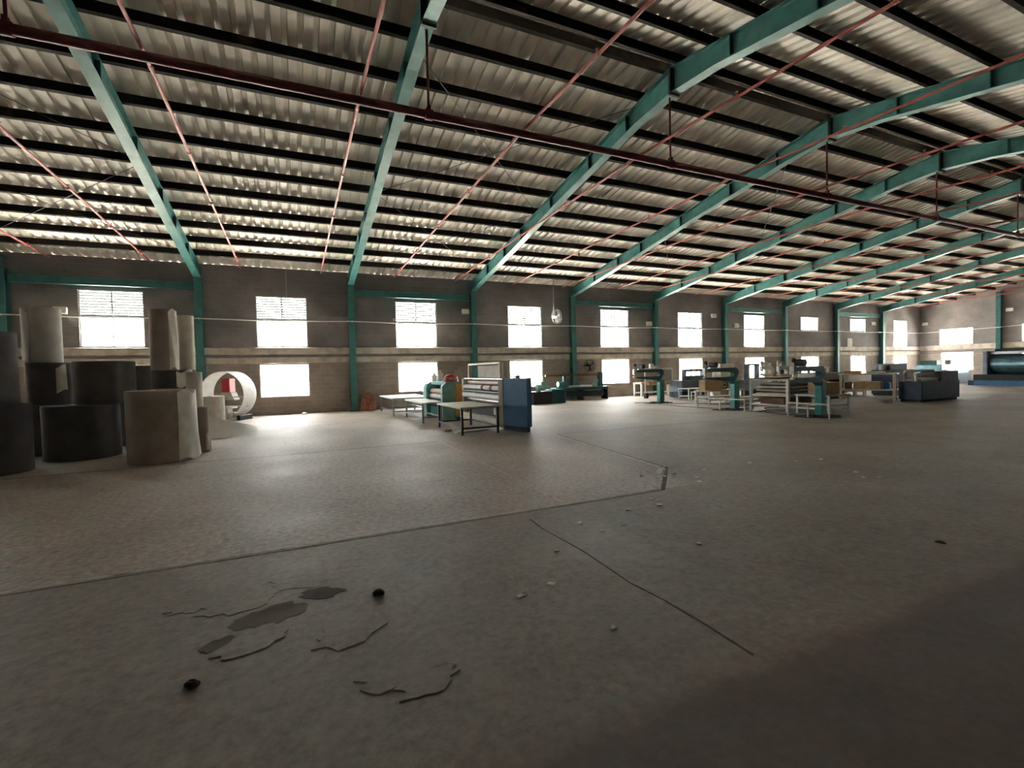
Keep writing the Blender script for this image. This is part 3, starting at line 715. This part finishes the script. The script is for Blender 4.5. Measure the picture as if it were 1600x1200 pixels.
m = MB(); m.box(-.2, .2, -.02, .02, 0, .4); m.xform(lambda p: (p[0] + p[2] * .5, p[1] + p[2] * .3, p[2])); tag(m.build('metal_plate', 'steel_grey', None, (15.32, 22.5, .722)), 'grey metal plate propped on the dark bench machine', 'plate')
o = thing('turquoise_pump', 'small turquoise machine with a black base behind the blue cabinet', 'machine', (11.3, 21.4, 0))
parts(o, [('base', 'black', [('b', -.6, .5, -.4, .4, 0, .62)]), ('bed', 'teal_dark', [('b', .5, 1.3, -.35, .35, 0, .7)]), ('column', 'teal_pale', [('b', -.2, .0, -.12, .12, .62, .98)]), ('table_plate', 'teal_pale', [('b', -.25, .5, -.25, .25, .82, .9)]), ('head', 'teal_pale', [('b', .05, .4, -.1, .1, .9, 1.12)])])
table('wooden table with white frame legs under the window beyond the bench', 18.5, 20.6, 22.3, 23.05, .82, 'wood', 'white_paint', t=.09, stretch=.2, lt=.05)

# ------------------------------------------------------------------ stitching machines
def stitcher(label, loc, rz=0, body='teal_machine', arm='teal_dark', group='tall teal arm stitching machines', sc=1.4, mo='dark_steel', zs=1.0):
    o = thing('stitching_machine', label, 'machine', loc, rz, group)
    C = [(.15, .03), (.15, 1.4), (.13, 1.5), (.07, 1.58), (-.03, 1.62), (-1.0, 1.61), (-1.08, 1.57), (-1.08, 1.47), (-.25, 1.46), (-.14, 1.43), (-.1, 1.36), (-.13, 1.29), (-.25, 1.26), (-1.1, 1.27), (-1.12, 1.22), (-1.0, 1.18), (-.22, 1.09), (-.13, .98), (-.13, .03)]
    S = lambda P: [(a * sc if a < -.15 else a, b * zs) for a, b in P]
    m = MB(); m.poly([p for p in S([C[i] for i in range(1, 18)])], 'y', -.09, .09); m.build('arm_frame', arm, o)
    parts(o, [('column', body, [('b', -.13, .15, -.12, .12, .04, 1.1)]), ('base_plate', 'dark_steel', [('b', -.3, .26, -.28, .28, 0, .04)]),
              ('stitch_head', 'steel_grey', [('b', -1.16 * sc, -1.06 * sc, -.08, .08, 1.38, 1.64)], [('wire_guide', 'steel_bright', [('c', (-1.11 * sc, 0, 1.38), (-1.11 * sc, 0, 1.3), .025, 8)])]),
              ('anvil', 'cream_paint', [('b', -1.16 * sc, -1.02 * sc, -.07, .07, 1.22, 1.29)]),
              ('motor', mo, [('c', (-.8 * sc, -.13, 1.74), (-.8 * sc, .13, 1.74), .11, 16)]), ('motor_seat', 'steel_bright', [('b', -.95 * sc, -.65 * sc, -.08, .08, 1.6, 1.64)]),
              ('wire_spool', mo, [('c', (-1.08 * sc, -.03, 1.82), (-1.08 * sc, .03, 1.82), .07, 14)]), ('spool_arm', 'dark_steel', [('t', [(-1.02 * sc, 0, 1.61), (-1.08 * sc, 0, 1.82)], .015, 6)]),
              ('pedal', 'dark_steel', [('b', -.62, -.4, -.1, .1, 0, .06)])])
    return o
def mat_patch(x, y, label, s=1):
    m = MB(); n = 26; q = random.Random(int(x * 7 + y)); rr = [s * (.62 + .2 * q.random()) for _ in range(n)]
    P0 = [(math.cos(2 * math.pi * i / n) * rr[i] * 1.1, math.sin(2 * math.pi * i / n) * rr[i] * .75) for i in range(n)]
    m.poly(P0, 'z', .0005, .009); tag(m.build('floor_mat', 'rubber', None, (x, y, 0)), label, 'mat', 'dark mats at the stitchers')
stitcher('teal arm stitching machine beside the wooden table by the window', (16.05, 17.95, .01), 0)
stitcher('teal arm stitching machine between the wooden table stitcher and the board trolley', (15.7, 13.4, .01), 0)
stitcher('teal arm stitching machine beside the trolley of stacked boards', (15.6, 9.98, .01), .1)
for (x, y, l) in ((15.85, 17.9, 'dark ragged floor mat under the stitching machine beside the wooden table'), (15.5, 13.35, 'dark ragged floor mat under the middle teal stitching machine'), (15.4, 9.95, 'dark ragged floor mat under the stitching machine beside the trolley')): mat_patch(x, y, l)
stitcher('cream arm stitching machine beside the tall white panel', (21.4, 16.1, 0), 0, 'cream_paint', 'cream_paint', 'cream arm stitching machines', .62, 'cream_paint')
stitcher('cream arm stitching machine beyond the trolley of stacked boards', (21.0, 14.95, 0), 0, 'cream_paint', 'cream_paint', 'cream arm stitching machines', .6, 'cream_paint')

# machines beyond
o = thing('grey_press', 'slate grey printing press with white guard frame before a lower window', 'machine', (0, 0, 0))
parts(o, [('body', 'slate', [('b', 19.0, 21.2, 19.6, 20.5, .35, .95)]), ('upper_body', 'slate', [('b', 19.9, 21.1, 19.9, 20.4, .95, 1.2)]), ('bridge', 'slate', [('b', 19.7, 21.2, 20.1, 20.35, 1.42, 1.56), ('b', 19.7, 19.85, 20.1, 20.35, .95, 1.42), ('b', 21.05, 21.2, 20.1, 20.35, .95, 1.42)]),
          ('plinth', 'navy', [('b', 19.1, 21.1, 19.7, 20.4, 0, .35)]), ('guard_frame', 'white_paint', [('b', 17.6, 19.6, 20.9, 20.98, 1.56, 1.66), ('b', 19.52, 19.6, 20.9, 20.98, .3, 1.56), ('b', 17.6, 17.68, 20.9, 20.98, .3, 1.56)]),
          ('guard_panel', 'paper_grey', [('b', 17.68, 19.52, 20.92, 20.95, .9, 1.54)]), ('feed_roll', 'wood', [('c', (17.7, 20.8, .82), (19.5, 20.8, .82), .1, 14)]), ('foot', 'dark_steel', [('b', 17.6, 17.75, 20.8, 21.05, 0, .3)]), ('foot', 'dark_steel', [('b', 19.45, 19.6, 20.8, 21.05, 0, .3)])])
o = thing('white_can', 'small white container on top of the guard frame', 'container', (18.1, 20.94, 1.662)); m = MB(); m.lathe([(0, 0), (.13, 0), (.14, .04), (.13, .2), (.1, .24), (0, .25)], 16); m.build('body', 'paper_white', o); MB().bbox(.2, .5, -.03, .03, 0, .12).build('tray', 'roller_pink', o)
table('low pale table with steel legs in front of the grey press', 18.2, 19.6, 18.3, 19.1, .58, 'steel_bright', 'aluminium', t=.03)
for k, x in enumerate((18.4, 19.05)):
    o = thing('stool', 'low grey metal stool under the pale table', 'stool', (x, 18.05, 0), 0, 'grey stools'); MB().bbox(-.18, .18, -.18, .18, .4, .44).build('seat', 'aluminium', o)
    for a in (-.14, .14):
        for b in (-.14, .14): MB().box(a - .02, a + .02, b - .02, b + .02, 0, .4).build('leg', 'aluminium', o)
table('long pale frame table left of the middle stitching machine', 16.6, 18.9, 15.5, 16.4, .62, 'wood', 'white_paint', t=.04, shelf=.3)
m = MB(); m.bbox(-.55, .55, -.2, .2, 0, .45); tag(m.build('carton', 'cardboard', None, (17.2, 15.95, .622)), 'plain brown carton on the long pale frame table', 'carton')
o = thing('pulley_wheel', 'dark spoked wheel resting on the long pale frame table', 'wheel', (18.0, 15.9, .622)); m = MB(); ring(m, (0, 0, .2), .17, .03); m.cyl((0, -.03, .2), (0, .03, .2), .05, 10); m.build('rim', 'dark_steel', o)
for k in range(5): t = k * math.pi * 2 / 5; MB().cyl((0, 0, .2), (.17 * math.cos(t), 0, .2 + .17 * math.sin(t)), .012, 6).build('spoke', 'dark_steel', o)
o = thing('white_cabinet', 'plain cream upright cabinet behind the middle stitching machine', 'cabinet', (22.2, 19.7, 0)); parts(o, [('body', 'paper_pale', [('b', -.55, .55, -.3, .3, .08, 1.82)]), ('plinth', 'dark_steel', [('b', -.5, .5, -.26, .26, 0, .08)]), ('door', 'cream_paint', [('b', -.5, -.01, -.32, -.3, .15, 1.76)]), ('door', 'cream_paint', [('b', .01, .5, -.32, -.3, .15, 1.76)])])
o = thing('slate_machine', 'slate blue gate-shaped machine with an open slot, next to the cream cabinet', 'machine', (0, 0, 0))
parts(o, [('upright', 'slate', [('b', 22.95, 23.3, 18.85, 19.0, .9, 1.78)]), ('upright', 'slate', [('b', 23.8, 24.1, 18.85, 19.0, .9, 1.78)]), ('crown', 'slate', [('b', 23.3, 23.8, 18.86, 18.99, 1.68, 1.78)]), ('bed', 'slate', [('b', 22.9, 24.2, 18.4, 19.3, .28, .9)]), ('ramp', 'steel_grey', [('p', [(22.9, .9), (24.1, .9), (24.1, .6), (22.9, .4)], 'y', 18.0, 18.4)]), ('ramp_leg', 'dark_steel', [('b', 23.0, 24.0, 18.1, 18.3, 0, .5)]), ('plinth', 'navy', [('b', 23.0, 24.1, 18.5, 19.2, 0, .28)])])
o = thing('standing_panel', 'tall narrow white panel standing beside the slate blue machine', 'panel', (24.45, 18.6, 0)); parts(o, [('panel', 'paper_white', [('b', -.2, .25, -.04, .04, .05, 1.82)]), ('foot', 'teal_dark', [('b', -.25, .3, -.25, .25, 0, .05)])])  # plain tall white panel on a foot, nothing displayed on it
table('low board-topped trolley right of the middle stitching machine', 17.0, 19.2, 14.4, 15.1, .34, 'wood', 'steel_grey', t=.05, stretch=.1, name='trolley')

# trolley of stacked boards
o = thing('board_trolley', 'white steel frame trolley holding stacked boards', 'trolley', (16.9, 12.1, 0))
for (x, y) in ((-.95, -.75), (.95, -.75), (-.95, .75), (.95, .75)): MB().box(x - .05, x + .05, y - .05, y + .05, 0, 1.12).build('leg', 'white_paint', o)
for z in (.2, .55):
    MB().box(-.99, .99, -.79, .79, z, z + .05).build('shelf', 'cream_paint', o)
MB().box(-1.0, 1.0, -.8, .8, 1.12, 1.17).build('shelf', 'cream_paint', o)
for k in range(4):
    m = MB(); m.bbox(-.85, .85, -.65, .65, 0, .055); b_ = tag(m.build('board', 'cream_paint' if k % 2 == 0 else 'paper_grey', None, (16.9 + R.uniform(-.03, .03), 12.1 + R.uniform(-.03, .03), .602 + .125 * k)), ['lowest', 'second lowest', 'second highest', 'topmost'][k] + ' flat pale board in the stack on the white trolley', 'board', 'boards stacked on the trolley')
    if k:
        for s in (-.6, .6): MB().box(s - .04, s + .04, -.6, .6, -.07, 0).build('spacer', 'wood_dark', b_)
for (x, l) in ((-.45, 'dark red carton on the lowest shelf of the board trolley'), (.4, 'second dark red carton on the lowest shelf of the board trolley')):
    m = MB(); m.bbox(-.35, .35, -.5, .5, 0, .22); tag(m.build('carton', 'wood_dark', None, (16.9 + x, 12.1, .252)), l, 'carton')
o = thing('red_board', 'flat rusty red board on top of the trolley', 'board', (16.7, 12.3, 1.172)); parts(o, [('board', 'wood_dark', [('b', -.6, .3, -.4, .4, 0, .05)]), ('sheet', 'cream_paint', [('b', -.3, .7, -.35, .35, .05, .08)])])
table('pale frame table with a carton, between the trolley and the nearest teal stitcher', 15.95, 17.1, 9.9, 11.1, .66, 'steel_grey', 'white_paint', t=.05, shelf=.3)
m = MB(); m.bbox(-.4, .4, -.3, .3, 0, .4); tag(m.build('carton', 'cardboard', None, (16.6, 10.5, .662)), 'brown carton on the pale frame table beside the nearest teal stitcher', 'carton')
def guide_rail(label, x, y0, y1, z):
    o = thing('guide_rail', label, 'rail', (x, 0, 0)); MB().box(-.02, .02, y0, y1, z, z + .045).build('rail', 'cream_paint', o)
    for y in (y0 + .03, (y0 + y1) / 2, y1 - .03): MB().box(-.018, .018, y - .018, y + .018, 0, z).build('leg', 'cream_paint', o)
guide_rail('thin pale guide rail on posts before the middle stitching machine', 14.95, 12.3, 14.6, .42)
guide_rail('thin pale guide rail on posts before the stitching machine by the trolley', 14.85, 9.2, 10.6, .42)
for k, (a, b, c_, d) in enumerate(((15.0, 18.6, 18.2, 14.4), (15.1, 17.0, 15.2, 10.2), (15.2, 12.0, 18.6, 13.6))):
    pts = [(a + (c_ - a) * i / 14 + .12 * math.sin(i * 1.3 + k), b + (d - b) * i / 14 + .15 * math.sin(i * .9 + k), .012) for i in range(15)]
    m = MB(); m.tube(pts, .012, 5); tag(m.build('floor_cable', 'dark_steel'), 'dark power cable snaking over the floor around the teal stitchers', 'cable', 'floor cables at the stitchers')

# second cluster
o = thing('black_press', 'grey topped press with its dark recess filled in black', 'machine', (23.9, 15.0, 0))
parts(o, [('top', 'paper_grey', [('b', -1.1, .75, -.6, .6, .92, 1.25)]), ('recess_fill', 'black', [('b', -.25, .7, -.55, .5, .08, .92)]), ('pillar', 'steel_grey', [('c', (-.6, -.4, .05), (-.6, -.4, .92), .1, 12)]), ('pillar', 'steel_grey', [('c', (-.9, .4, .05), (-.9, .4, .92), .1, 12)]), ('plinth', 'dark_steel', [('b', -1.1, .75, -.6, .6, 0, .08)]), ('flywheel', 'steel_bright', [('c', (-.75, -.62, .7), (-.75, -.56, .7), .14, 16)])])  # solid black box stands in for the shade inside the recess
o = thing('pipe_rack', 'pale rail rack standing behind the black fronted press', 'rack', (24.6, 16.6, 0))
for x in (-1.6, 0, 1.6): MB().box(x - .04, x + .04, -.3, -.22, 0, 1.5).build('post', 'cream_paint', o); MB().box(x - .04, x + .04, .22, .3, 0, 1.5).build('post', 'cream_paint', o)
for y in (-.26, .26): MB().box(-1.7, 1.7, y - .04, y + .04, 1.44, 1.54).build('rail', 'cream_paint', o)
MB().box(-1.5, 1.5, -.22, .22, 1.2, 1.24).build('deck', 'dark_steel', o)
o = thing('packing_rack', 'cream packing rack with cartons on two decks', 'rack', (23.45, 12.85, 0), -1.18)
for x in (-.95, .95):
    for y in (-.5, .5): MB().box(x - .05, x + .05, y - .05, y + .05, 0, 1.16).build('post', 'cream_paint', o)
for z in (.14, .46, 1.16): MB().bbox(-1.05, 1.05, -.56, .56, z, z + .06).build('deck', 'cream_paint', o)
def onrack(dx, dy, z): a = -1.18; return (23.45 + dx * math.cos(a) - dy * math.sin(a), 12.85 + dx * math.sin(a) + dy * math.cos(a), z)
for (dx, dy, z, sx_, sy_, sz, mt, l) in ((0, -.1, .522, .5, .38, .33, 'cardboard', 'long tan carton on the middle deck of the packing rack'), (.68, -.12, .522, .12, .3, .28, 'blue_panel', 'small blue box beside the tan carton'), (-.72, -.1, .522, .1, .3, .3, 'wood_dark', 'dark red box at the end of the tan carton'),
                                  (-.55, -.1, 1.222, .3, .3, .12, 'orange_panel', 'flat orange brown box on top of the packing rack'), (.3, -.1, 1.222, .3, .25, .08, 'paper_pale', 'flat pale box on top of the packing rack')):
    m = MB(); m.bbox(-sx_, sx_, -sy_, sy_, 0, sz); q = tag(m.build('carton', mt, None, onrack(dx, dy, z), rz=-1.18), l, 'carton')
o = thing('wooden_pallet', 'pale wooden pallet box on the lowest deck of the packing rack', 'pallet', onrack(-.5, -.02, .202), -1.18)
for z in (0, .2): 
    for k in range(4): MB().box(-.4, .4, -.4 + .21 * k, -.25 + .21 * k, z, z + .03).build('board', 'cream_paint', o)
for x in (-.38, -.02, .34): MB().box(x, x + .06, -.38, .38, .03, .2).build('block', 'cream_paint', o)
o = thing('navy_machine', 'long navy blue machine with pale pipes on top', 'machine', (0, 0, 0))
parts(o, [('body', 'navy', [('b', 23.6, 26.6, 10.9, 11.75, .1, .85)]), ('kick_base', 'black', [('b', 23.65, 26.5, 10.95, 11.7, 0, .1)]), ('upper_case', 'dark_steel', [('b', 25.2, 26.6, 10.95, 11.7, .85, 1.25)]),
          ('pipe', 'cream_paint', [('t', [(23.8, 11.2, .85), (23.8, 11.2, 1.15), (25.4, 11.2, 1.2), (26.2, 11.2, 1.25)], .05, 10)]), ('pipe', 'cream_paint', [('t', [(23.7, 11.55, .85), (23.7, 11.55, 1.28), (25.9, 11.55, 1.3)], .05, 10)]), ('cover', 'paper_grey', [('b', 23.9, 25.1, 11.0, 11.6, .85, .98)]), ('side_panel', 'dark_steel', [('b', 26.6, 26.7, 11.0, 11.7, .1, 1.2)])])
o = thing('purple_cabinet', 'dark violet machine cabinet behind the navy machine', 'machine', (27.6, 14.0, 0)); parts(o, [('body', 'navy', [('b', -.9, .9, -.5, .5, .1, 1.3)]), ('hood', 'slate', [('b', -.7, .5, -.4, .4, 1.3, 1.62)]), ('plinth', 'black', [('b', -.85, .85, -.45, .45, 0, .1)]), ('duct', 'paper_grey', [('c', (-.8, 0, 1.3), (-.8, 0, 1.55), .16, 14)])])
o = thing('green_gearbox_machine', 'grey green machine with a navy base before the gable window', 'machine', (44.6, 19.2, 0))
parts(o, [('body', 'steel_blue', [('b', -2.2, 1.6, -.8, .8, .75, 1.4)]), ('base', 'navy', [('b', -2.2, 1.9, -.85, .85, 0, .75)]), ('cap', 'teal_dark', [('b', -2.2, -1.3, -.5, .5, 1.4, 1.72)]), ('chimney', 'roller_pink', [('c', (.5, 0, 1.4), (.5, 0, 1.75), .2, 12)])])
o = thing('corrugating_roll_machine', 'big navy machine carrying a huge horizontal steel blue roll', 'machine', (42.6, 15.0, 0), -.1)
parts(o, [('base', 'navy', [('b', -1.3, 1.2, -3.0, 1.45, .0, .32)]), ('bed', 'black', [('b', -1.2, 1.1, -2.6, 1.2, .32, .72)]), ('end_frame', 'slate', [('b', -.9, .9, .6, .85, .72, 2.25)]), ('end_frame', 'navy', [('b', -.9, .9, -2.45, -2.15, .72, 2.25)]),
          ('steel_roll', 'steel_blue', [('c', (0, -2.15, 1.38), (0, .6, 1.38), .66, 36)]), ('top_beam', 'steel_grey', [('b', -.55, .35, -2.45, .85, 2.06, 2.22)]), ('hood', 'black', [('b', -.3, .4, -2.2, .5, 2.22, 2.4)]), ('step', 'blue_panel', [('b', -1.5, -1.3, -2.6, 1.0, .0, .34)])])

# ------------------------------------------------------------------ floor litter
def blob(name, label, cat, x, y, r, h, mt, group=None, seed=0):
    q = random.Random(seed); m = MB(); n = 9
    m.lathe([(0, 0), (r, 0), (r * .95, h * .5), (r * .55, h), (0, h * .9)], n, jit=lambda t, z: r * .3 * math.sin(2.3 * t + seed) * (1 if z < h * .95 else .3))
    m.sm = [False] * len(m.f)
    tag(m.build(name, mt, None, (x, y, 0)), label, cat, group)
blob('rubble_lump', 'black lump lying on the open floor short of the pale floor joint', 'lump', 0.54, 3.79, .038, .035, 'chip_dark', seed=1)
blob('rubble_lump', 'black lump beside a broken patch of floor', 'lump', -.58, 3.14, .034, .03, 'chip_dark', seed=2)
blob('rubble_lump', 'small dark lump alone on the bare floor', 'lump', 5.49, 2.39, .034, .02, 'chip_dark', seed=3)
def patch(x, y, pts, sc, rot, mt, name='floor_patch', h=.003):
    c_, s_ = math.cos(rot), math.sin(rot); m = MB()
    m.poly([(x + sc * (a * c_ - b * s_), y + sc * (a * s_ + b * c_)) for a, b in pts], 'z', -.002, h); return m.build(name, mt, fl)
q = random.Random(5)
def rag(n=22, ex=1.6):
    rr = [.62 + .38 * q.random() for _ in range(n)]
    return [(rr[i] * ex * math.cos(2 * math.pi * i / n), rr[i] * math.sin(2 * math.pi * i / n)) for i in range(n)]
for k, (x, y, s, r_) in enumerate(((-.02, 4.32, .17, -.3), (-.42, 4.15, .2, .3), (-.75, 4.25, .14, 0), (.5, 2.72, .18, -.2), (.62, 2.58, .13, .3), (.3, 3.35, .2, .5), (-.3, 3.5, .17, .4))):
    patch(x, y, rag(), s, r_, 'floor', h=.0018 + .0005 * k)
for k, (x, y, s, r_) in enumerate(((-.22, 3.82, .18, .2), (.14, 4.02, .12, -.3), (-.5, 3.55, .1, .3), (.72, 2.66, .06, .2))): patch(x, y, rag(), s, r_, 'floor_stain', 'floor_stain', .0009 + .0004 * k)
for k in range(34):
    if k < 16: x, y = q.gauss(5.6, .45), q.gauss(5.9, .45)
    elif k < 24: x, y = q.gauss(3.3, .5), q.gauss(4.5, .5)
    elif k < 28: x, y = q.gauss(1.9, .4), q.gauss(3.6, .5)
    else: x, y = q.uniform(5, 9), q.uniform(4, 7)
    m = MB(); a, b = q.uniform(.02, .045), q.uniform(.015, .032)
    m.poly([(-a, -b), (a * .8, -b * 1.1), (a, b * .7), (a * .1, b), (-a * .9, b * .8)], 'z', .001, .0045)
    m.v = [(p[0], p[1], p[2] + (.008 if i in (2, 7) else 0)) for i, p in enumerate(m.v)]
    tag(m.build('paper_scrap', 'paper_white' if k % 3 else 'paper_pale', None, (x, y, 0), rz=q.uniform(0, 6)), 'small white paper scrap lying on the concrete floor', 'paper scrap', 'paper scraps on the floor')
o = thing('paper_scrap', 'crumpled white scrap at the foot of the long wall near the drum fan', 'paper scrap', (.35, 22.9, 0)); m = MB(); m.lathe([(0, 0), (.1, 0), (.12, .05), (.05, .1), (0, .09)], 8, jit=lambda t, z: .02 * math.sin(3 * t)); m.build('scrap', 'paper_white', o)
